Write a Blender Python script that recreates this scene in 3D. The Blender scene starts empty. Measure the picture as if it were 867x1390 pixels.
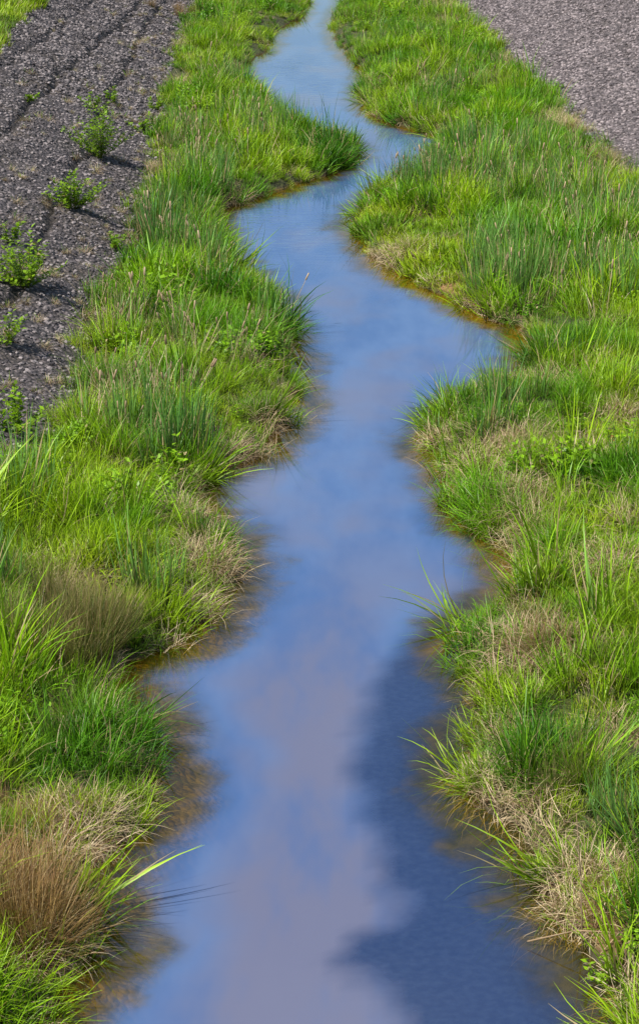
import bpy, math, random
import numpy as np
from mathutils import Matrix, Vector, Euler
random.seed(3); rng=np.random.default_rng(11)
sc=bpy.context.scene
sc.view_settings.view_transform='Standard'; sc.view_settings.look='None'; sc.view_settings.exposure=0
CH=7.0; P=math.radians(18); F=3062.0
# ---------- image pixel helper: projects image coordinates from the camera onto level z ----------
def W(px,py,z=0.0):
    dx=(px-433.5)/F; dy=(695-py)/F
    y=math.cos(P)+dy*math.sin(P); zz=-math.sin(P)+dy*math.cos(P)
    t=(CH-z)/(-zz); return (dx*t,y*t)
# ---------- noise ----------
def _h(i,j,s):
    v=np.sin(i*127.1+j*311.7+s*74.7)*43758.5453
    return v-np.floor(v)
def vn(x,y,s=0):
    i=np.floor(x);j=np.floor(y);u=x-i;v=y-j;u=u*u*(3-2*u);v=v*v*(3-2*v)
    return (_h(i,j,s)*(1-u)+_h(i+1,j,s)*u)*(1-v)+(_h(i,j+1,s)*(1-u)+_h(i+1,j+1,s)*u)*v
def fbm(x,y,s=0,o=3):
    a=0;w=.5;t=0
    for k in range(o):
        a=a+w*vn(x*2**k,y*2**k,s+k);t+=w;w*=.5
    return a/t
# ---------- stream outline ----------
left=[(20,1420),(50,1370),(90,1320),(110,1285),(112,1240),(116,1190),(150,1150),(190,1110),(203,1070),(205,1020),(180,970),(155,940),(162,910),(218,880),(274,848),(298,815),(310,765),(300,730),(275,705),(255,680),(260,652),(298,633),(343,620),(368,598),(383,560),(396,520),(390,480),(378,440),(358,405),(328,375),(300,350),(294,320),(272,300),(290,287),(335,272),(385,254),(425,243),(466,226),(482,208),(470,192),(412,183),(375,167),(360,140),(335,118),(320,100),(330,84),(364,68),(362,54),(374,42),(396,30),(408,20)]
right=[(458,20),(454,30),(456,45),(463,60),(480,80),(500,98),(492,120),(498,140),(512,160),(565,176),(628,190),(612,204),(578,224),(562,242),(524,262),(498,280),(478,300),(488,318),(506,345),(530,364),(574,387),(624,410),(662,427),(717,448),(738,480),(694,512),(638,545),(598,570),(584,595),(604,622),(628,655),(634,690),(650,720),(702,742),(718,785),(680,825),(634,858),(624,885),(652,915),(672,950),(660,1000),(640,1050),(655,1100),(712,1140),(742,1180),(778,1240),(810,1300),(850,1370),(880,1420)]
L=[W(*p) for p in left]; R=[W(*p) for p in right]
L=[(-3.2,-12),(-2.6,2)]+L+[(-.5,80),(-1.5,95),(-4.5,125)]
R=[(-2.2,126),(.6,96),(1.2,80)]+R+[(2.4,2),(3.0,-12)]
poly=np.array(L+R)
for _ in range(2):
    nx=np.roll(poly,-1,0); q=np.empty((len(poly)*2,2)); q[0::2]=.75*poly+.25*nx; q[1::2]=.25*poly+.75*nx; poly=q
def sdf(x,y):
    x=np.asarray(x,float).ravel();y=np.asarray(y,float).ravel();out=np.empty(len(x))
    A=poly;B=np.roll(poly,-1,0);E=B-A;EE=(E**2).sum(1)+1e-12
    for s in range(0,len(x),8000):
        X=x[s:s+8000,None];Y=y[s:s+8000,None]
        t=np.clip(((X-A[:,0])*E[:,0]+(Y-A[:,1])*E[:,1])/EE,0,1)
        d=np.sqrt(((X-A[:,0]-t*E[:,0])**2+(Y-A[:,1]-t*E[:,1])**2).min(1))
        c=((A[:,1]>Y)!=(B[:,1]>Y))&(X<(B[:,0]-A[:,0])*(Y-A[:,1])/(B[:,1]-A[:,1]+1e-12)+A[:,0])
        out[s:s+8000]=np.where(c.sum(1)%2==1,-d,d)
    return out+.34*(fbm(x*2.3,y*2.3,5)-.53)
tl=[W(*p,.3) for p in [(262,0),(235,60),(218,110),(205,200),(195,250),(180,320),(160,370),(130,420),(110,470),(85,540),(60,600),(0,640)]]
tl=sorted([(b,a) for a,b in tl]+[(15,-7),(0,-8),(95,-4.5),(200,-7),(-60,-9)])
tr=[W(*p,.3) for p in [(625,0),(650,25),(700,75),(770,145),(867,240)]]
tr=sorted([(b,a) for a,b in tr]+[(34,6.4),(20,7),(-60,9),(95,4.8),(200,6)])
def toeL(y): return np.interp(y,[p[0] for p in tl],[p[1] for p in tl])+.35*(fbm(y*.6,y*0+3,8)-.5)
def toeR(y): return np.interp(y,[p[0] for p in tr],[p[1] for p in tr])+.35*(fbm(y*.6,y*0+9,9)-.5)
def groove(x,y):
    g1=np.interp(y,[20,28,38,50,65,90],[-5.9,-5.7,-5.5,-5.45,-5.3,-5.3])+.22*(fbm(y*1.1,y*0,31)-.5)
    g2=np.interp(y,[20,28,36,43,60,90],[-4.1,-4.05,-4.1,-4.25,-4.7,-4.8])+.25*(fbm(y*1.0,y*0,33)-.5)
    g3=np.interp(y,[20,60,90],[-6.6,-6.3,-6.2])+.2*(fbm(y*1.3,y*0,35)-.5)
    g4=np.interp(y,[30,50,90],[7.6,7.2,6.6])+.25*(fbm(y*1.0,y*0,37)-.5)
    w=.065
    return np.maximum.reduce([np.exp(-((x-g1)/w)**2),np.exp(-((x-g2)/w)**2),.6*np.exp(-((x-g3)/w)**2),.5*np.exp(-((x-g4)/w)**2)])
def H(x,y,d):
    n=fbm(x*1.4,y*1.4,1)-.5
    o=.02+.20*(1-np.exp(-np.maximum(d,0)/.4))+.2*n*np.clip(d/.5,0,1)
    i=.02-.42*(1-np.exp(np.minimum(d,0)/.45))
    z=np.where(d>0,o,i)
    sl=toeL(y)-x; sr=x-toeR(y)
    z=z+.4*np.clip(sl,0,3.35)+.03*np.clip(sl-3.35,0,8)
    z=z+.4*np.clip(sr,0,5)+.03*np.clip(sr-5,0,8)
    s=np.clip(np.maximum(sl,sr)*2,0,1)
    z=z+s*(.05*(fbm(x*3,y*3,4)-.5)-.10*groove(x,y))
    return z
# ---------- node helpers ----------
def mat(name):
    m=bpy.data.materials.new(name);m.use_nodes=True;m.node_tree.nodes.clear();return m,m.node_tree
class N:
    def __init__(s,nt): s.nt=nt
    def n(s,t,**k):
        a=s.nt.nodes.new(t)
        for kk,v in k.items(): setattr(a,kk,v)
        return a
    def put(s,sock,v):
        if isinstance(v,bpy.types.NodeSocket): s.nt.links.new(v,sock)
        elif isinstance(v,(tuple,list)) and len(v)==3 and sock.type=='RGBA': sock.default_value=(*v,1)
        else: sock.default_value=v
    def mix(s,f,a,b,mode='MIX'):
        m=s.n('ShaderNodeMix',data_type='RGBA',blend_type=mode);s.put(m.inputs[0],f);s.put(m.inputs[6],a);s.put(m.inputs[7],b);return m.outputs[2]
    def math(s,op,a,b=0.,c=0.,clamp=False):
        m=s.n('ShaderNodeMath',operation=op,use_clamp=clamp);s.put(m.inputs[0],a);s.put(m.inputs[1],b);s.put(m.inputs[2],c);return m.outputs[0]
    def attr(s,nm,typ='GEOMETRY'): return s.n('ShaderNodeAttribute',attribute_name=nm,attribute_type=typ).outputs['Fac']
    def pos(s): return s.n('ShaderNodeNewGeometry').outputs['Position']
    def noise(s,vec,sc_,det=3,r=.55):
        a=s.n('ShaderNodeTexNoise');s.put(a.inputs['Vector'],vec);a.inputs['Scale'].default_value=sc_;a.inputs['Detail'].default_value=det;a.inputs['Roughness'].default_value=r;return a.outputs['Fac']
    def rng(s,v,a,b,c=0.,d=1.):
        m=s.n('ShaderNodeMapRange',interpolation_type='SMOOTHSTEP');s.put(m.inputs[0],v)
        for i,q in enumerate((a,b,c,d)): m.inputs[i+1].default_value=q
        return m.outputs[0]
    def scale(s,vec,v):
        m=s.n('ShaderNodeVectorMath',operation='MULTIPLY');s.put(m.inputs[0],vec);m.inputs[1].default_value=v;return m.outputs[0]
    def out(s,sh):
        o=s.n('ShaderNodeOutputMaterial');s.nt.links.new(sh,o.inputs[0])
    def msh(s,f,a,b):
        m=s.n('ShaderNodeMixShader');s.put(m.inputs[0],f);s.nt.links.new(a,m.inputs[1]);s.nt.links.new(b,m.inputs[2]);return m.outputs[0]
def foliage(name,root,ca,cb,cc,tip=None,trans=.3,rough=.42,dead=.07,deadcol=(.50,.39,.19),ramp=.65):
    m,nt=mat(name);g=N(nt)
    t=g.attr('bt');r=g.attr('br');pos=g.pos();hue=g.attr('hue','INSTANCER')
    big=g.rng(g.noise(pos,.5,2),.4,.6)
    c=g.mix(big,ca,cb); c=g.mix(g.rng(hue,.0,.45,.9,0.),c,cc); c=g.mix(g.rng(hue,.65,1.,0.,.7),c,cb)
    v=g.math('MULTIPLY_ADD',r,1.05,.5)
    cv=g.n('ShaderNodeCombineColor');[g.put(cv.inputs[i],v) for i in range(3)]
    c=g.mix(1.,c,cv.outputs[0],'MULTIPLY')
    c=g.mix(g.math('LESS_THAN',r,dead),c,deadcol)
    if tip: c=g.mix(g.rng(t,.6,1.),c,tip)
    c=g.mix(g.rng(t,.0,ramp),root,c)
    p=g.n('ShaderNodeBsdfPrincipled');g.put(p.inputs['Base Color'],c);p.inputs['Roughness'].default_value=rough;p.inputs['Specular IOR Level'].default_value=.35
    tr=g.n('ShaderNodeBsdfTranslucent');g.put(tr.inputs[0],g.mix(1.,c,(1.,1.0,.4),'MULTIPLY'))
    g.out(g.msh(trans,p.outputs[0],tr.outputs[0]));return m
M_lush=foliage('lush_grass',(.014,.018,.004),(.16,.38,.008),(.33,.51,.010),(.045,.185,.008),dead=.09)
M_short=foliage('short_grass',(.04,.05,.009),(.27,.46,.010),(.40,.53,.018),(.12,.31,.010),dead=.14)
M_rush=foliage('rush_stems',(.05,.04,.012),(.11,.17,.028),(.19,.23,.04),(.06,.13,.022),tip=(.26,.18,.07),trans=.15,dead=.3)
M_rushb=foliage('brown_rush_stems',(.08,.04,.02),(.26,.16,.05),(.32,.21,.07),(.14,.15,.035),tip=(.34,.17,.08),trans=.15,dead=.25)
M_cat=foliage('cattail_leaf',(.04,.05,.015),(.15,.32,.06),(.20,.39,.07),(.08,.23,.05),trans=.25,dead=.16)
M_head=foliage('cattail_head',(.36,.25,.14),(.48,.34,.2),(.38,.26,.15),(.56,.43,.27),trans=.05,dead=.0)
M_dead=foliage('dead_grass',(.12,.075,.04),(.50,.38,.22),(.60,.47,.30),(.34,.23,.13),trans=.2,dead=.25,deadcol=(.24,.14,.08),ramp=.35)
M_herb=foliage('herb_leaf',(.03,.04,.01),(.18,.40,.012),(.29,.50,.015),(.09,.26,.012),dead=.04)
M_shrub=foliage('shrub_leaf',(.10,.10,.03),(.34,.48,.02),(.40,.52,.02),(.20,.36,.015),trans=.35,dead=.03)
M_red,_nt=mat('red_petal');_g=N(_nt);_p=_g.n('ShaderNodeBsdfPrincipled');_p.inputs[0].default_value=(.45,.02,.01,1);_g.out(_p.outputs[0])
# ---------- mesh helpers ----------
def build(name,V,Q,bt=None,br=None,mats=None,mi=None,smooth=False):
    me=bpy.data.meshes.new(name);V=np.asarray(V,dtype=np.float32);Q=np.asarray(Q,dtype=np.int32)
    k=Q.shape[1]
    me.vertices.add(len(V));me.vertices.foreach_set('co',V.ravel())
    me.loops.add(Q.size);me.loops.foreach_set('vertex_index',Q.ravel())
    me.polygons.add(len(Q));me.polygons.foreach_set('loop_start',np.arange(0,Q.size,k,dtype=np.int32))
    for nm,a in (('bt',bt),('br',br)):
        if a is not None:
            at=me.attributes.new(nm,'FLOAT','POINT');at.data.foreach_set('value',np.asarray(a,dtype=np.float32))
    for m in mats or []: me.materials.append(m)
    if mi is not None: me.polygons.foreach_set('material_index',np.asarray(mi,dtype=np.int32))
    if smooth: me.polygons.foreach_set('use_smooth',np.ones(len(Q),dtype=bool))
    me.update(calc_edges=True)
    return bpy.data.objects.new(name,me)
class MB:
    def __init__(s): s.V=[];s.Q=[];s.t=[];s.r=[];s.m=[];s.n=0
    def add(s,V,Q,t,r,m=0):
        s.V.append(V);s.Q.append(np.asarray(Q)+s.n);s.t.append(t);s.r.append(r);s.m.append(np.full(len(Q),m));s.n+=len(V)
    def obj(s,name,mats): return build(name,np.concatenate(s.V),np.concatenate(s.Q),np.concatenate(s.t),np.concatenate(s.r),mats,np.concatenate(s.m))
def blades(mb,n,rad,Lr,wr,tilt,bend,seg=4,m=0,base=(0,0,0),out=.5):
    a=rng.random(n)*6.283;rr=rad*np.sqrt(rng.random(n));bx=np.cos(a)*rr;by=np.sin(a)*rr
    az=np.where(rng.random(n)<out,a+rng.normal(0,.5,n),rng.random(n)*6.283)
    Ln=rng.uniform(*Lr,n);w=rng.uniform(*wr,n);th=rng.uniform(*tilt,n);bd=rng.uniform(*bend,n)
    rb=rng.random(n);tw=rng.normal(0,.6,n)
    x=bx.copy();y=by.copy();z=np.zeros(n)-.02;V=[];T=[]
    for k in range(seg+1):
        t=k/seg
        ww=w*(1-t**2.0)*.5+.0004
        px=-np.sin(az+tw*t)*ww;py=np.cos(az+tw*t)*ww
        V.append(np.stack([x-px+base[0],y-py+base[1],z+base[2]],1));V.append(np.stack([x+px+base[0],y+py+base[1],z+base[2]],1));T+= [np.full(n,t)]*2
        ang=th+bd*((k+.5)/seg)**1.3;dl=Ln/seg
        x=x+np.sin(ang)*np.cos(az)*dl;y=y+np.sin(ang)*np.sin(az)*dl;z=z+np.cos(ang)*dl
    V=np.stack(V,1).reshape(-1,3);T=np.stack(T,1).reshape(-1);k2=2*(seg+1)
    b=np.arange(n)[:,None]*k2;q=[]
    for k in range(seg): q.append(b+np.array([2*k,2*k+1,2*k+3,2*k+2]))
    mb.add(V,np.concatenate(q),T,np.repeat(rb,k2),m)
def tube(mb,p0,p1,r0,r1,m=0,t=.8,sides=5):
    p0=np.array(p0);p1=np.array(p1);d=p1-p0;d=d/np.linalg.norm(d);u=np.cross(d,[.3,.9,.1]);u/=np.linalg.norm(u);v=np.cross(d,u)
    a=np.arange(sides)*6.283/sides;c=np.cos(a)[:,None]*u+np.sin(a)[:,None]*v
    L_=[p0+c*r0*.3,p0+d*r0*.5+c*r0,p1-d*r1*.5+c*r1,p1+c*r1*.3];V=np.concatenate(L_);q=[]
    for k in range(3):
        for i in range(sides): j=(i+1)%sides;q.append([k*sides+i,k*sides+j,(k+1)*sides+j,(k+1)*sides+i])
    mb.add(V,q,np.full(len(V),t),np.full(len(V),rng.random()),m)
def leaf(mb,c,az,pitch,ln,w,m=0,t=.8):
    d=np.array([math.cos(az)*math.cos(pitch),math.sin(az)*math.cos(pitch),math.sin(pitch)]);s=np.array([-math.sin(az),math.cos(az),rng.normal(0,.35)])
    n=np.cross(d,s);c=np.array(c);mid=c+d*ln*.45
    V=np.array([c,mid+s*w*.5+n*w*.15,c+d*ln,mid-s*w*.5+n*w*.15,])
    mb.add(V,[[0,1,2,3]],np.full(4,t),np.full(4,rng.random()),m)
def herb(mb,ns,h,spread,ll,lw,nl,mst=0):
    for i in range(ns):
        a=rng.random()*6.283;tl_=rng.uniform(0,spread);hh=h*rng.uniform(.6,1.1)
        top=np.array([math.cos(a)*math.sin(tl_)*hh,math.sin(a)*math.sin(tl_)*hh,math.cos(tl_)*hh]);b=np.array([math.cos(a),math.sin(a),0])*.04
        tube(mb,b,b+top,.004,.002,mst,.3,4)
        for k in range(nl):
            f=.15+.85*(k+rng.random()*.7)/nl
            leaf(mb,b+top*min(f,1),k*2.4+rng.random(),rng.uniform(-.2,.8),ll*rng.uniform(.6,1.2),lw*rng.uniform(.7,1.2),0,.4+.6*f*rng.random())
def coll(name,obs):
    c=bpy.data.collections.new(name)
    for o in obs: c.objects.link(o)
    return c
def T(kind,i):
    mb=MB();nm='%s_tuft_%02d'%(kind,i)
    if kind=='lush':
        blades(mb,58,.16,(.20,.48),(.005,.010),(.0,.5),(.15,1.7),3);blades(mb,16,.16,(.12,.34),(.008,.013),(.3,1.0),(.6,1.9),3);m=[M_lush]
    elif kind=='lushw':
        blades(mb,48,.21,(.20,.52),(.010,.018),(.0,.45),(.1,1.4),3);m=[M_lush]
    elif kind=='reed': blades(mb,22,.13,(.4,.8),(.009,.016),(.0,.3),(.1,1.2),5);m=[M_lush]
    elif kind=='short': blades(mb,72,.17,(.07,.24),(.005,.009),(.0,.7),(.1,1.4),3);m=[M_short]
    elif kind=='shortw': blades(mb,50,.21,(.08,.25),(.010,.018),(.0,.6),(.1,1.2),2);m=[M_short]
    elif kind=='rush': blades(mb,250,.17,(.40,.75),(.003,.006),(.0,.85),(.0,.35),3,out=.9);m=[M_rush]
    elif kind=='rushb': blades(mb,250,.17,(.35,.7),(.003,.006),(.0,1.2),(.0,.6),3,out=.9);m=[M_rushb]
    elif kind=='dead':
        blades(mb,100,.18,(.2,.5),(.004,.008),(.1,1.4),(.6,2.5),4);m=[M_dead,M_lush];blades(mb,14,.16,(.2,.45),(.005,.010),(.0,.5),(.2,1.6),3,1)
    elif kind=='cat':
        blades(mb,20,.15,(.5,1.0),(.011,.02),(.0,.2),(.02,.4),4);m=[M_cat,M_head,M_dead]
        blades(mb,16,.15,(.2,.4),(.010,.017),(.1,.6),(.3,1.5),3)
    elif kind=='stalk':
        m=[M_cat,M_head,M_dead]
        for k in range(1+i%2):
            a=rng.random()*6.28;p=np.array([math.cos(a)*.12,math.sin(a)*.12,0]);q=p+np.array([rng.normal(0,.12),rng.normal(0,.12),rng.uniform(.4,.8)])
            tube(mb,p,q,.004,.003,2,.7,4);u=(q-p)/np.linalg.norm(q-p)
            tube(mb,q,q+u*rng.uniform(.06,.12),.014,.011,1,.9,6)
        blades(mb,8,.12,(.4,.8),(.006,.011),(.0,.4),(.0,1.0),4,2);blades(mb,10,.12,(.4,.8),(.009,.015),(.0,.3),(.0,.7),4,0)
    elif kind=='herb': herb(mb,9,.32,.8,.065,.035,11);m=[M_herb]
    return mb.obj(nm,m)
def ginst(name,kinds_objs,pts,rots,scl,idx,hue=None):
    c=coll(name+'_parts',kinds_objs)
    me=bpy.data.meshes.new(name);n=len(pts);me.vertices.add(n);me.vertices.foreach_set('co',np.asarray(pts,dtype=np.float32).ravel())
    a=me.attributes.new('rot','FLOAT_VECTOR','POINT');a.data.foreach_set('vector',np.asarray(rots,dtype=np.float32).ravel())
    a=me.attributes.new('scl','FLOAT_VECTOR','POINT');a.data.foreach_set('vector',np.asarray(scl,dtype=np.float32).ravel())
    a=me.attributes.new('idx','INT','POINT');a.data.foreach_set('value',np.asarray(idx,dtype=np.int32))
    a=me.attributes.new('hue','FLOAT','POINT');a.data.foreach_set('value',np.asarray(rng.random(n) if hue is None else hue,dtype=np.float32))
    o=bpy.data.objects.new(name,me);sc.collection.objects.link(o)
    ng=bpy.data.node_groups.new(name+'_scatter','GeometryNodeTree')
    ng.interface.new_socket('Geometry',in_out='INPUT',socket_type='NodeSocketGeometry');ng.interface.new_socket('Geometry',in_out='OUTPUT',socket_type='NodeSocketGeometry')
    gi=ng.nodes.new('NodeGroupInput');go=ng.nodes.new('NodeGroupOutput');ip=ng.nodes.new('GeometryNodeInstanceOnPoints')
    ci=ng.nodes.new('GeometryNodeCollectionInfo');ci.inputs['Collection'].default_value=c;ci.inputs['Separate Children'].default_value=True;ci.inputs['Reset Children'].default_value=True
    def na(nm,t):
        q=ng.nodes.new('GeometryNodeInputNamedAttribute');q.data_type=t;q.inputs['Name'].default_value=nm;return q.outputs['Attribute']
    e=ng.nodes.new('FunctionNodeEulerToRotation');ng.links.new(na('rot','FLOAT_VECTOR'),e.inputs[0])
    ng.links.new(gi.outputs[0],ip.inputs['Points']);ng.links.new(ci.outputs[0],ip.inputs['Instance']);ip.inputs['Pick Instance'].default_value=True
    ng.links.new(na('idx','INT'),ip.inputs['Instance Index']);ng.links.new(e.outputs[0],ip.inputs['Rotation']);ng.links.new(na('scl','FLOAT_VECTOR'),ip.inputs['Scale'])
    ng.links.new(ip.outputs[0],go.inputs[0])
    md=o.modifiers.new('scatter','NODES');md.node_group=ng
    return o
# ---------- terrain ----------
def axis(segs):
    out=[]
    for a,b,s in segs: out+=list(np.arange(a,b,s))
    return np.array(out)
xs=np.concatenate([[-400,-200,-100,-50,-30,-20,-15,-12,-10,-9],axis([(-8.4,9.5,.075)]),[10,11,13,16,20,30,50,100,200,400]])
ys=np.concatenate([[-60,-30,-15,-5,0,4,7],axis([(9,30,.085),(30,50,.13),(50,90,.2),(90,130,.6)]),[135,145,160,190,240,350,600,1000]])
X,Y=np.meshgrid(xs,ys);nx,ny=len(xs),len(ys);xf=X.ravel();yf=Y.ravel();D=sdf(xf,yf);Z=H(xf,yf,D)
I=np.arange(nx*ny).reshape(ny,nx);Q=np.stack([I[:-1,:-1],I[:-1,1:],I[1:,1:],I[1:,:-1]],-1).reshape(-1,4)
g_o=build('ground',np.stack([xf,yf,Z],1),Q,smooth=True);sc.collection.objects.link(g_o)
def addattr(o,nm,v):
    a=o.data.attributes.new(nm,'FLOAT','POINT');a.data.foreach_set('value',np.asarray(v,dtype=np.float32))
sl=toeL(yf)-xf;sr=xf-toeR(yf)
gl=np.clip(sl/.25+.3,0,1)*np.clip((3.35+.3*(fbm(yf,xf,2)-.5)-sl)/.1,0,1);gr=np.clip(sr/.25+.3,0,1)*np.clip((5-sr)/.1,0,1)
gl=gl*(xf<0)*(yf>16);gr=gr*(xf>0)
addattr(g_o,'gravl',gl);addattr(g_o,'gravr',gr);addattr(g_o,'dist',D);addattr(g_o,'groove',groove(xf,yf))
wp=[(575,865),(520,905),(490,970),(480,1040),(492,1110),(520,1170),(545,1235),(530,1265),(480,1275),(460,1300),(500,1335),(540,1360),(560,1420),(900,1420),(780,1180),(720,1000),(665,850)]
wpw=np.array([W(a,b) for a,b in wp])
def psdf(pol,x,y):
    A=pol;B=np.roll(pol,-1,0);E=B-A;EE=(E**2).sum(1);out=np.empty(len(x))
    for s in range(0,len(x),20000):
        Xx=x[s:s+20000,None];Yy=y[s:s+20000,None];t=np.clip(((Xx-A[:,0])*E[:,0]+(Yy-A[:,1])*E[:,1])/EE,0,1)
        d=np.sqrt(((Xx-A[:,0]-t*E[:,0])**2+(Yy-A[:,1]-t*E[:,1])**2).min(1))
        c=((A[:,1]>Yy)!=(B[:,1]>Yy))&(Xx<(B[:,0]-A[:,0])*(Yy-A[:,1])/(B[:,1]-A[:,1]+1e-12)+A[:,0])
        out[s:s+20000]=np.where(c.sum(1)%2==1,-d,d)
    return out
def weedf(x,y): return np.clip(.5-(psdf(wpw,x,y)+.24*(fbm(x*3,y*3,7)-.5))/.26,0,1)
addattr(g_o,'weed',weedf(xf,yf))
soil=np.zeros(len(xf))
for px,py,r in [(705,745,.5),(700,700,.35),(640,408,.5),(600,390,.4),(765,1250,.4),(140,1230,.3),(20,1270,.4),(280,640,.3),(395,500,.2),(205,905,.25)]:
    wx,wy=W(px,py,.1);soil=np.maximum(soil,np.clip(1.4-np.hypot(xf-wx,(yf-wy)*.7)/r,0,1))
addattr(g_o,'soil',soil)
m,nt=mat('ground_soil_gravel_and_bed');g=N(nt);pos=g.pos()
vo=g.n('ShaderNodeTexVoronoi');g.put(vo.inputs['Vector'],pos);vo.inputs['Scale'].default_value=17;
sep=g.n('ShaderNodeSeparateColor');g.put(sep.inputs[0],vo.outputs['Color'])
cl=g.mix(sep.outputs[0],(.06,.05,.052),(.24,.20,.20));cl=g.mix(g.rng(g.noise(pos,.8,4),.45,.7,0,.7),cl,(.18,.14,.10))
cr=g.mix(sep.outputs[0],(.08,.068,.07),(.29,.24,.24))
edge=g.rng(vo.outputs['Distance'],.25,.6)
cl=g.mix(g.math('MULTIPLY',edge,.7),cl,(.02,.018,.016));cr=g.mix(g.math('MULTIPLY',edge,.6),cr,(.06,.05,.045))
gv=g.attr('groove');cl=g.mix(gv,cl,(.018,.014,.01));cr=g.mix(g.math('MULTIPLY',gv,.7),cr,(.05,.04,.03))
sn=g.noise(pos,6,5)
base=g.mix(g.rng(sn,.3,.7),(.03,.032,.010),(.08,.09,.018))
base=g.mix(g.attr('soil'),base,g.mix(sn,(.18,.09,.035),(.38,.22,.10)))
# river bed
d=g.attr('dist')
bed=g.mix(g.rng(d,-.8,-.2),(.2,.17,.10),(.34,.21,.02));bed=g.mix(g.rng(g.noise(pos,3.5,5),.35,.7,0,.85),bed,(.13,.105,.012))
wn=g.rng(g.noise(pos,20,3,.6),.4,.65);wc=g.mix(wn,(.02,.025,.03),(.06,.06,.05))
bed=g.mix(g.attr('weed'),bed,wc)
c=g.mix(g.rng(d,-.08,.02),bed,(.06,.048,.014));c=g.mix(g.rng(d,.0,.08),c,base)
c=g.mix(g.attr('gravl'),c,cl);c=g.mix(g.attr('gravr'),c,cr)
p=g.n('ShaderNodeBsdfPrincipled');g.put(p.inputs['Base Color'],c);p.inputs['Roughness'].default_value=.85
bm=g.n('ShaderNodeBump');bm.inputs['Strength'].default_value=.8;bm.inputs['Distance'].default_value=.04
g.put(bm.inputs['Height'],g.math('SUBTRACT',g.noise(pos,9,4),vo.outputs['Distance']));g.put(p.inputs['Normal'],bm.outputs[0]);g.out(p.outputs[0])
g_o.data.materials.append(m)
# ---------- water ----------
wx_=axis([(-4.5,7.5,.09)]);wy_=axis([(-20,9,1.),(9,40,.1),(40,85,.2),(85,130,.5)])
X,Y=np.meshgrid(wx_,wy_);a=X.ravel();b=Y.ravel();I=np.arange(a.size).reshape(Y.shape);Q=np.stack([I[:-1,:-1],I[:-1,1:],I[1:,1:],I[1:,:-1]],-1).reshape(-1,4)
wd=sdf(a,b)
keep=(wd[Q]<.25).any(1)
w_o=build('stream_water',np.stack([a,b,a*0],1),Q[keep],smooth=True);sc.collection.objects.link(w_o)
addattr(w_o,'dist',wd);addattr(w_o,'weed',weedf(a,b))
rif=np.zeros(len(a))
for px,py,rx,ry in [(350,305,.9,1.5),(440,312,1.2,1.6),(400,92,1.2,4.),(420,330,1.,1.),(430,120,.8,3)]:
    u,v=W(px,py);rif=np.maximum(rif,np.exp(-((a-u)/rx)**2-((b-v)/ry)**2))
addattr(w_o,'riffle',rif)
m,nt=mat('stream_water');g=N(nt);pos=g.pos();d=g.attr('dist');we=g.attr('weed')
sx=g.n('ShaderNodeSeparateXYZ');g.put(sx.inputs[0],pos)
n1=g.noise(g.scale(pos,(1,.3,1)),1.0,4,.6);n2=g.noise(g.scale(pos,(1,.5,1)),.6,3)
turb_refl=g.mix(g.rng(n1,.35,.65),(.065,.145,.35),(.11,.20,.41))  # murky body, with reflected-sky blue painted into its diffuse colour
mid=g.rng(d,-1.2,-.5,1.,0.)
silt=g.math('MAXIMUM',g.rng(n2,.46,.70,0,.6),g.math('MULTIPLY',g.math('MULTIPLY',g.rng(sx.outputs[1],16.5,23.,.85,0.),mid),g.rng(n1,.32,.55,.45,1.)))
turb_refl=g.mix(silt,turb_refl,(.18,.175,.25))
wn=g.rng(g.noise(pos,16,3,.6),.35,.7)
turb_refl=g.mix(we,turb_refl,g.mix(wn,(.028,.055,.15),(.038,.070,.17)))
# shallow margins: olive silt plus grass reflections painted into the colour, ragged
dn=g.math('MULTIPLY_ADD',g.noise(pos,2.4,4,.6),.7,d)
marg=g.rng(dn,-.26,.14)
turb_refl=g.mix(marg,turb_refl,g.mix(g.rng(g.noise(pos,5,4),.3,.7),(.06,.05,.007),(.20,.135,.013)))
k=g.rng(d,-.75,-.08,.90,.12);k=g.math('MULTIPLY',k,g.math('MULTIPLY_ADD',we,-.1,1.))
df=g.n('ShaderNodeBsdfDiffuse');g.put(df.inputs[0],turb_refl)
tp=g.n('ShaderNodeBsdfTransparent');tp.inputs[0].default_value=(.95,.86,.40,1)
bm=g.n('ShaderNodeBump');bm.inputs['Distance'].default_value=.02
rf=g.attr('riffle')
g.put(bm.inputs['Strength'],g.math('MULTIPLY_ADD',rf,.45,.022))
hh=g.math('ADD',g.noise(g.scale(pos,(1,1.6,1)),4,2),g.math('MULTIPLY',g.noise(pos,16,1),.08))
g.put(bm.inputs['Height'],hh)
gl_=g.n('ShaderNodeBsdfGlossy');gl_.inputs['Roughness'].default_value=.01;gl_.inputs[0].default_value=(.84,.94,1,1);g.put(gl_.inputs['Normal'],bm.outputs[0])
fr=g.n('ShaderNodeFresnel');fr.inputs[0].default_value=1.65;g.put(fr.inputs['Normal'],bm.outputs[0])
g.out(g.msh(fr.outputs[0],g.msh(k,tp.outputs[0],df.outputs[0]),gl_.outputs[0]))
w_o.data.materials.append(m)
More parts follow.
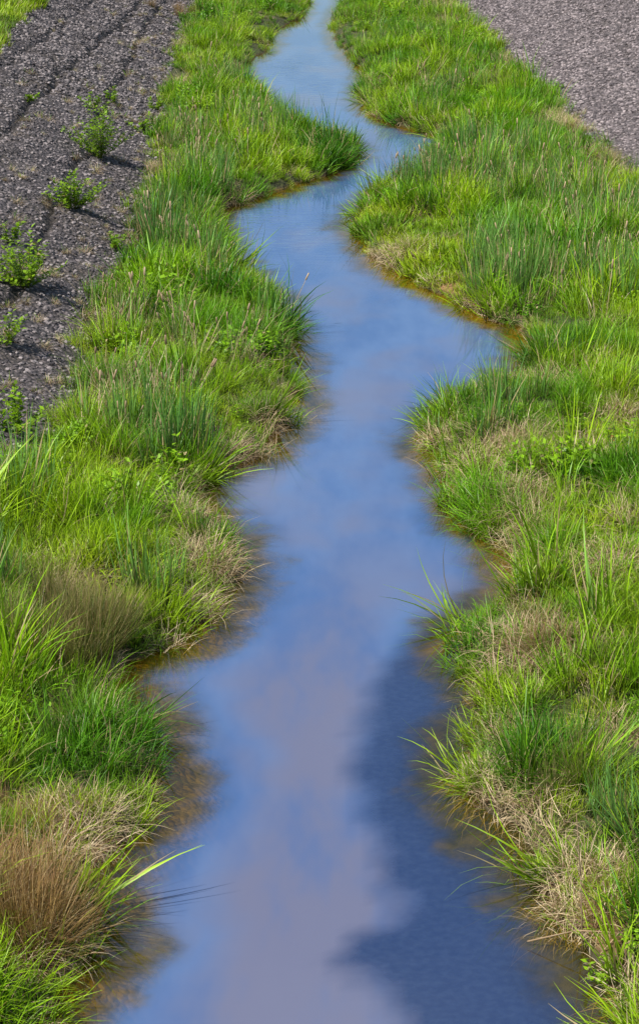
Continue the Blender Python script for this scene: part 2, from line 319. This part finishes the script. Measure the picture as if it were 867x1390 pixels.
# ---------- vegetation ----------
def cand(y0,y1,dens,xpad=1.2):
    xm=.1416*y1*1.06+xpad;n=int((y1-y0)*2*xm*dens);x=rng.uniform(-xm,xm,n);y=rng.uniform(y0,y1,n);k=np.abs(x)<.1416*y*1.06+xpad;return x[k],y[k]
cx=[];cy=[]
for y0,y1,dn in [(10,16,60),(16,25,54),(25,35,42),(35,50,30),(50,85,20),(85,110,6)]:
    q=cand(y0,y1,dn,.7);cx.append(q[0]);cy.append(q[1])
cx=np.concatenate(cx);cy=np.concatenate(cy);dd=sdf(cx,cy);e=.05
gx=(sdf(cx+e,cy)-dd)/e;gy=(sdf(cx,cy+e)-dd)/e;gn=np.hypot(gx,gy)+1e-6;gx/=gn;gy/=gn
sl=toeL(cy)-cx;sr=cx-toeR(cy);no=.35*(fbm(cx*2,cy*2,40)-.5)
rr_=rng.random(len(cx));litter=(sl>.0)&(sl<3.3)&(rr_<.16*np.exp(-sl/.8)+.010)&(cy>20)
ok=(dd>-.07)&((((sl+no<.05)|(sl>3.4))&((sr+no<.05)|(sr>5.1)))|litter)
thin=(np.maximum(sl,sr)>-.25)&(np.maximum(sl,sr)<.5)&(rng.random(len(cx))<.45)&~litter;ok&=~thin
cx,cy,dd,gx,gy,sl,sr,litter=[v[ok] for v in (cx,cy,dd,gx,gy,sl,sr,litter)]
cz=H(cx,cy,dd);n=len(cx)
def field(lst):
    f=np.zeros(n)
    for px,py,r,s in lst:
        u,v=W(px,py,.2);f=np.maximum(f,s*np.clip(1.5-np.hypot(cx-u,(cy-v)*.6)/r,0,1))
    return f
catl=[(230,300,.6,.8),(190,330,.6,.9),(260,350,.5,.5),(385,430,.22,.9),(395,470,.18,.7),(345,420,.2,.6),(250,600,.25,.9),(580,250,.5,.8),(640,220,.8,.7),(690,260,.7,.6),(760,270,.8,.7),(820,300,.8,.6),(700,385,.6,.9),(680,350,.4,.7),(830,390,.7,.9),(720,220,.7,.5),(350,190,.5,.7),(370,170,.5,.7),(250,190,.6,.6),(280,240,.5,.6),(330,110,.8,.4),(600,130,.8,.4),(500,60,1,.3),(845,1120,.25,1.),(180,590,.3,.4)]
F_cat=field(catl)
F_stalk=np.maximum(field([(x_,y_,r_*1.3,s_) for x_,y_,r_,s_ in catl[:-2]]),field([(200,450,.8,.7),(300,480,.5,.6),(150,520,.6,.8),(250,540,.5,.6),(120,600,.4,.6),(320,400,.4,.5),(780,330,.8,.7),(640,250,1.,.8),(760,450,.5,.3)]))
F_dead=field([(285,750,.27,.95),(298,800,.22,.95),(270,700,.25,.6),(100,1120,.26,.95),(60,1110,.2,.85),(130,1140,.22,.9),(710,872,.28,1.),(750,885,.26,1.),(790,875,.2,.8),(725,675,.27,.8),(790,620,.27,.6),(690,610,.3,.9),(650,620,.22,.8),(715,715,.22,.8),(810,1200,.25,.7),(765,1215,.22,.95),(710,1090,.22,.9),(680,1070,.18,.8),(205,115,.8,.9),(215,60,1,.7),(200,170,.5,.9),(205,235,.4,.8),(180,330,.3,.5),(620,10,1.2,.9),(640,35,.9,.9),(700,90,.6,.6),(780,170,.8,.8),(820,215,.6,.7),(860,240,.6,.6),(130,440,.3,.6),(90,560,.3,.4),(30,1290,.25,.6),(700,310,.6,.4),(320,600,.17,.8),(560,340,.25,.5),(150,540,.3,.4),(360,590,.14,.7),(800,780,.2,.5),(840,1000,.2,.5)])
F_short=field([(560,320,.7,.97),(600,350,.7,.95),(530,300,.5,.97),(640,380,.4,.9),(320,275,.4,.9),(300,290,.3,.9),(500,290,.4,.95),(850,600,.5,.9),(800,700,.4,.9),(840,760,.4,.9),(700,560,.3,.4),(620,120,1.3,.5),(230,860,.25,.8),(180,900,.3,.7),(840,880,.3,.6),(790,950,.3,.6),(740,440,.5,.7),(700,500,.35,.8),(300,670,.25,.8),(770,780,.3,.7),(400,240,.25,.9)])
F_herb=field([(30,650,.4,.7),(80,630,.3,.6),(20,590,.4,.8),(230,680,.4,.6),(170,690,.3,.5),(250,640,.3,.5),(60,520,.3,.5),(640,60,1.2,.5),(700,650,.3,.3),(460,100,.6,.3),(860,1000,.3,.4),(520,30,2,.4),(340,30,2,.4),(300,560,.3,.3),(40,1000,.3,.4)])
F_low=field([(705,505,.35,1),(700,830,.3,1),(295,690,.25,1),(280,645,.2,.8),(640,425,.35,.7),(600,400,.3,.7),(705,735,.3,.8),(700,700,.25,.5),(370,62,.8,.8),(400,28,1.5,.8),(460,45,1.5,.6),(340,90,.6,.5),(200,915,.25,.7),(385,212,.4,.8),(395,240,.3,.8)])
F_tall=field([(448,210,.45,1),(160,980,.3,.6),(200,1010,.2,.6),(670,430,.4,.5),(380,560,.3,.5),(720,1010,.35,.6),(655,880,.2,.5)])
F_rush=field([(110,865,.5,1),(170,850,.3,.8),(50,845,.35,.8),(30,1250,.3,1),(10,1210,.3,1),(70,1265,.15,1)])
F_pk=field([(448,210,.42,1)])
# hummocks: every tuft belongs to a clump with its own height, hue and species
def clump(x,y,cs,sd):
    ci=np.floor(x/cs);cj=np.floor(y/cs);best=np.full(len(x),9.);ids=np.zeros(len(x));dx_=np.zeros(len(x));dy_=np.zeros(len(x))
    for a_ in(-1,0,1):
        for b_ in(-1,0,1):
            i=ci+a_;j=cj+b_;qx=(i+_h(i,j,sd))*cs;qy=(j+_h(i,j,sd+1))*cs;r=np.hypot(x-qx,y-qy)*(.7+.8*_h(i,j,sd+5));m_=r<best
            best=np.where(m_,r,best);ids=np.where(m_,_h(i,j,sd+2),ids);dx_=np.where(m_,x-qx,dx_);dy_=np.where(m_,y-qy,dy_)
    return best/cs,ids,dx_,dy_
wxn=cx+.3*(fbm(cx*3,cy*3,80)-.5);wyn=cy+.3*(fbm(cx*3,cy*3,83)-.5)
cr_,cid,cdx,cdy=clump(wxn,wyn,.7,70)
cid2=(cid*97.13)%1;cid3=(cid*53.7)%1
zn=fbm(cx*.5,cy*.5,52);u=rng.random(n);kind=np.zeros(n,int)  # 0 lush 1 short 2 cat 3 dead 4 herb 5 reed 6 stalk
kind[(cid2<np.clip((zn-.42)*2.,.10,.45))&(rng.random(n)<.85)]=1
kind[(cid2>.93)&(u<.55)]=3;kind[(cid2>.86)&(cid2<.93)&(u<.6)]=4;kind[(cid2>.76)&(cid2<.86)&(u<.55)]=5
kind[(cid2>.68)&(cid2<.76)&(cy>18)&(u<.4)]=2
kind[u>.955]=3;kind[(u>.91)&(u<.955)]=5
kind[cr_>.60]=np.where(u[cr_>.60]<.5,1,kind[cr_>.60])
v=rng.random(n)
kind[v<F_herb*.8]=4;kind[v<F_short]=1;kind[v<F_cat*.5]=2
edge_=(dd<.16)&(rng.random(n)<.6)&(F_short<.3)&(kind!=3)&(kind!=2)&(F_low<.3);kind[edge_]=0
kind[(dd<.16)&(rng.random(n)<.2)&(F_short<.3)&(F_low<.3)]=5
kind[(dd<.22)&(rng.random(n)<.17)]=3
kind[v<F_tall*.9]=0
kind[v<F_dead*.88]=3
kind[(v>1-F_stalk*.13)&(F_short<.5)]=6
kind[((sl>3.3)|(sr>4.9))]=1;kind[litter]=3
s=(.55+.9*cid)*(1.18-.7*np.clip(cr_,0,.9))*rng.uniform(.7,1.25,n)
s=np.where(kind==2,rng.uniform(.6,1.1,n)*(.8+.3*cid),s);s=np.where(kind==6,rng.uniform(.7,1.15,n),s);s=np.where(kind==1,np.clip(s*1.15,.6,1.5),s)
s*=np.where((F_short>.3)&(kind==0),.6,1);s*=np.where((F_dead>.4)&((kind==0)|(kind==5)),.65,1);s*=1-.6*F_low;s*=1+.3*F_tall;s*=1-.5*F_rush
s=np.where(kind==3,np.where(F_dead>.3,rng.uniform(.65,1.08,n),np.clip(s,.5,.95)),s)
s=np.where((F_pk>.3)&(kind!=3),rng.uniform(1.2,1.6,n),s)
s*=np.where((np.maximum(sl,sr)>-.3)&(np.maximum(sl,sr)<.6),.75,1)
s*=np.where(dd<.12,.9,1);s*=np.where((cy>58)&(dd<.8),.75,1);s*=np.where(litter,.55,1);s*=np.where(cy<17,.88,1)
keepv=~((F_low>.6)&(rng.random(n)<.35)&(dd<.3))
hue=np.clip(cid3*.8+rng.random(n)*.2,0,1);hue=np.where(F_tall>.3,hue*.4,hue)
kl=['lush','lushw','short','shortw','cat','dead','herb','reed','stalk'];NV=4
tpl={k_:[T(k_,i) for i in range(NV)] for k_ in kl+['rush','rushb']}
def rots(ii,amp=1.):
    out=[]
    for i in ii:
        if dd[i]<.3: tl_=(1-dd[i]/.35)*.8*amp*random.uniform(.2,1.2);lx,ly=-gx[i],-gy[i]
        else:
            q=math.hypot(cdx[i],cdy[i])+1e-4;lx,ly=cdx[i]/q,cdy[i]/q;tl_=min(.35,q*.6)*amp+abs(random.gauss(0,.12))
        out.append((Matrix.Rotation(tl_,3,Vector((-ly,lx,0)))@Matrix.Rotation(random.random()*6.283,3,'Z')).to_euler()[:])
    return out
far=cy>30
def emit(name,k,keys,zs=1.,amp=1.):
    obs=[];[obs.extend(tpl[k_]) for k_ in keys]
    ii=np.nonzero((kind==k)&keepv)[0];ob=sorted(obs,key=lambda o:o.name)
    names=[o.name for o in ob];idx=[]
    for i in ii:
        k_=keys[1] if (len(keys)>1 and far[i]) else keys[0]
        idx.append(names.index(tpl[k_][random.randrange(NV)].name))
    S=s[ii];ginst(name,ob,np.stack([cx[ii],cy[ii],cz[ii]-.01],1),rots(ii,amp),np.stack([S,S,S*zs],1),idx,hue[ii])
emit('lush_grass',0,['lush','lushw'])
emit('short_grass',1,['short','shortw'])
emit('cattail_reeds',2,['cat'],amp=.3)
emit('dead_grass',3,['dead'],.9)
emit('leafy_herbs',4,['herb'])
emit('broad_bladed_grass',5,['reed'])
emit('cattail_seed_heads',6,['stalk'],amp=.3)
print('veg',n,np.bincount(kind))
def clumps(name,key,lst):
    pts=[];ro=[];ss=[];ix=[]
    for px,py,r,num,s0 in lst:
        u,v=W(px,py,.2)
        for _ in range(num):
            x=u+random.gauss(0,r*.5);y=v+random.gauss(0,r*.7);dq=sdf([x],[y])[0]
            if dq<0.1: continue
            z=float(H(np.array([x]),np.array([y]),np.array([dq]))[0]);pts.append((x,y,z-.02));ro.append((random.gauss(0,.1),random.gauss(0,.1),random.random()*6.28));q=s0*random.uniform(.8,1.15);ss.append((q,q,q));ix.append(random.randrange(NV))
    ginst(name,tpl[key],pts,ro,ss,ix)
clumps('soft_rush','rush',[(100,870,.5,9,.9),(160,855,.35,5,.75),(45,850,.35,4,.8),(700,480,.3,2,.6),(150,1010,.2,1,.5),(820,230,.8,4,.6),(60,990,.3,2,.5),(790,1060,.3,3,.6)])
clumps('brown_rush','rushb',[(35,1250,.3,8,.85),(10,1210,.3,4,.8),(75,1265,.15,3,.65),(20,1110,.2,2,.6),(800,1190,.25,3,.6),(250,25,.9,5,.6),(110,880,.4,2,.65),(735,880,.4,3,.5)])
# ---------- shrubs on the gravel ----------
def slopehit(px,py,side=-1):
    dx=(px-433.5)/F; dy=(695-py)/F
    yy=math.cos(P)+dy*math.sin(P);zz=-math.sin(P)+dy*math.cos(P);t=10.
    while t<140:
        x=dx*t;y=yy*t;z=CH+zz*t;h=float(H(np.array([x]),np.array([y]),np.array([2.]))[0])
        if z<=h:return (x,y,h)
        t+=.05
    return (x,y,h)
for px,py,hh_,ns in [(135,215,1.0,40),(100,285,.6,28),(35,392,.75,36),(195,180,.4,8),(125,150,.35,6),(5,470,.4,7),(15,330,.3,5),(40,140,.25,4),(155,140,.35,6),(210,150,.3,6),(160,340,.35,6),(20,590,.5,14)]:
    mb=MB();herb(mb,ns,hh_,1.1,.085,.045,22)
    o=mb.obj('shrub',[M_shrub]);o.location=slopehit(px,py);sc.collection.objects.link(o)
# small red bloom on the right bank
mb=MB();tube(mb,(0,0,0),(0,0,.42),.004,.003,0,.5,4)
for k_ in range(8): leaf(mb,(0,0,.38+.008*k_),k_*2.4,.4,.028,.018,1)
for k_ in range(8): leaf(mb,(0,0,.08+.04*k_),k_*2.4,.3,.08,.02,0)
u_,v_=W(828,650,.2);o=mb.obj('red_flower',[M_herb,M_red]);dq=sdf([u_],[v_]);o.location=(u_,v_,float(H(np.array([u_]),np.array([v_]),dq)[0]));sc.collection.objects.link(o)
# fallen reed stalks + standing dry stalk at lower right
mb=MB()
for (a0,b0,z0),(a1,b1,z1) in [((715,1278,.03),(845,1266,.2)),((790,1290,.0),(779,1160,.9)),((770,1262,.02),(830,1238,.2)),((810,1300,.0),(867,1250,.3))]:
    p=W(a0,b0,z0);q=W(a1,b1,z1)
    if a0==790: q=(p[0]-.06,p[1]+.1)
    md_=((p[0]+q[0])/2+.01,(p[1]+q[1])/2+.03,(z0+z1)/2+.03)
    tube(mb,(p[0],p[1],z0),md_,.006,.005,0,.7,5);tube(mb,md_,(q[0],q[1],z1),.005,.002,0,.7,5)
o=mb.obj('dry_reed_stalks',[M_dead]);sc.collection.objects.link(o)
# ---------- gravel stones ----------
M_st=[]
for nm,c0,c1 in [('dark_stone',(.045,.038,.04),(.36,.31,.30)),('pale_stone',(.07,.058,.06),(.42,.35,.345))]:
    m,nt=mat(nm);g=N(nt);r=g.n('ShaderNodeObjectInfo').outputs['Random'];p=g.n('ShaderNodeBsdfPrincipled');c=g.mix(g.math('POWER',r,1.8),c0,c1);g.put(p.inputs[0],c);p.inputs['Roughness'].default_value=.7;g.out(p.outputs[0]);M_st.append(m)
import bmesh
def stone(nm,mt):
    bm_=bmesh.new();bmesh.ops.create_icosphere(bm_,subdivisions=1,radius=1)
    for v_ in bm_.verts: v_.co*=random.uniform(.75,1.2);v_.co.z*=.65;v_.co.x*=1.2
    me=bpy.data.meshes.new(nm);bm_.to_mesh(me);bm_.free();me.materials.append(mt);return bpy.data.objects.new(nm,me)
def stones(name,m,sel,y0):
    xm=13;N_=int(2*xm*60*150);x=rng.uniform(-xm,xm,N_);y=y0+(80-y0)*rng.random(N_)
    k_=sel(x,y)&(np.abs(x)<.1416*y*1.06+.8);x=x[k_];y=y[k_];n_=len(x)
    k_=rng.random(n_)>groove(x,y)*.9;x=x[k_];y=y[k_];n_=len(x)
    z=H(x,y,np.full(n_,2.));r=rng.uniform(.014,.036,n_)*(1+.3*(y>45))
    ginst(name,[stone('%s_%02d'%(name,i),m) for i in range(6)],np.stack([x,y,z+r*.15],1),rng.uniform(-.5,.5,(n_,3))+np.stack([0*x,0*x,x*50],1),np.stack([r,r,r],1),rng.integers(0,6,n_));print(name,n_)
stones('dark_gravel',M_st[0],lambda x,y:(toeL(y)-x>-.15)&(toeL(y)-x<3.35),20)
stones('pale_gravel',M_st[1],lambda x,y:(x-toeR(y)>-.15)&(x-toeR(y)<5),36)
# ---------- light ----------
sv=Vector((-.62,-.42,1.05)).normalized()
w=bpy.data.worlds.new('World');sc.world=w;w.use_nodes=True;nt=w.node_tree;g=N(nt);bg=nt.nodes['Background']
sk=g.n('ShaderNodeTexSky',sky_type='NISHITA');sk.sun_disc=False;sk.sun_elevation=math.asin(sv.z);sk.sun_rotation=math.atan2(sv.x,sv.y)
tc=g.n('ShaderNodeTexCoord');cn=g.rng(g.noise(g.scale(tc.outputs['Generated'],(1,1,2.5)),2.2,4),.48,.72,0,.3)
g.put(bg.inputs[0],g.mix(cn,sk.outputs[0],(7.,7.2,7.6)));bg.inputs[1].default_value=.11
sd=bpy.data.lights.new('sun','SUN');sd.energy=5.;sd.angle=math.radians(.5);sd.color=(1,.96,.88);so=bpy.data.objects.new('sun',sd);so.rotation_euler=sv.to_track_quat('Z','Y').to_euler();so.location=(0,0,30);sc.collection.objects.link(so)
cd=bpy.data.cameras.new('camera');cd.sensor_fit='VERTICAL';cd.sensor_height=24;cd.lens=F/1390*24;cd.clip_end=3000;co=bpy.data.objects.new('camera',cd);co.location=(0,0,CH);co.rotation_euler=(math.radians(90)-P,0,0);sc.collection.objects.link(co);sc.camera=co
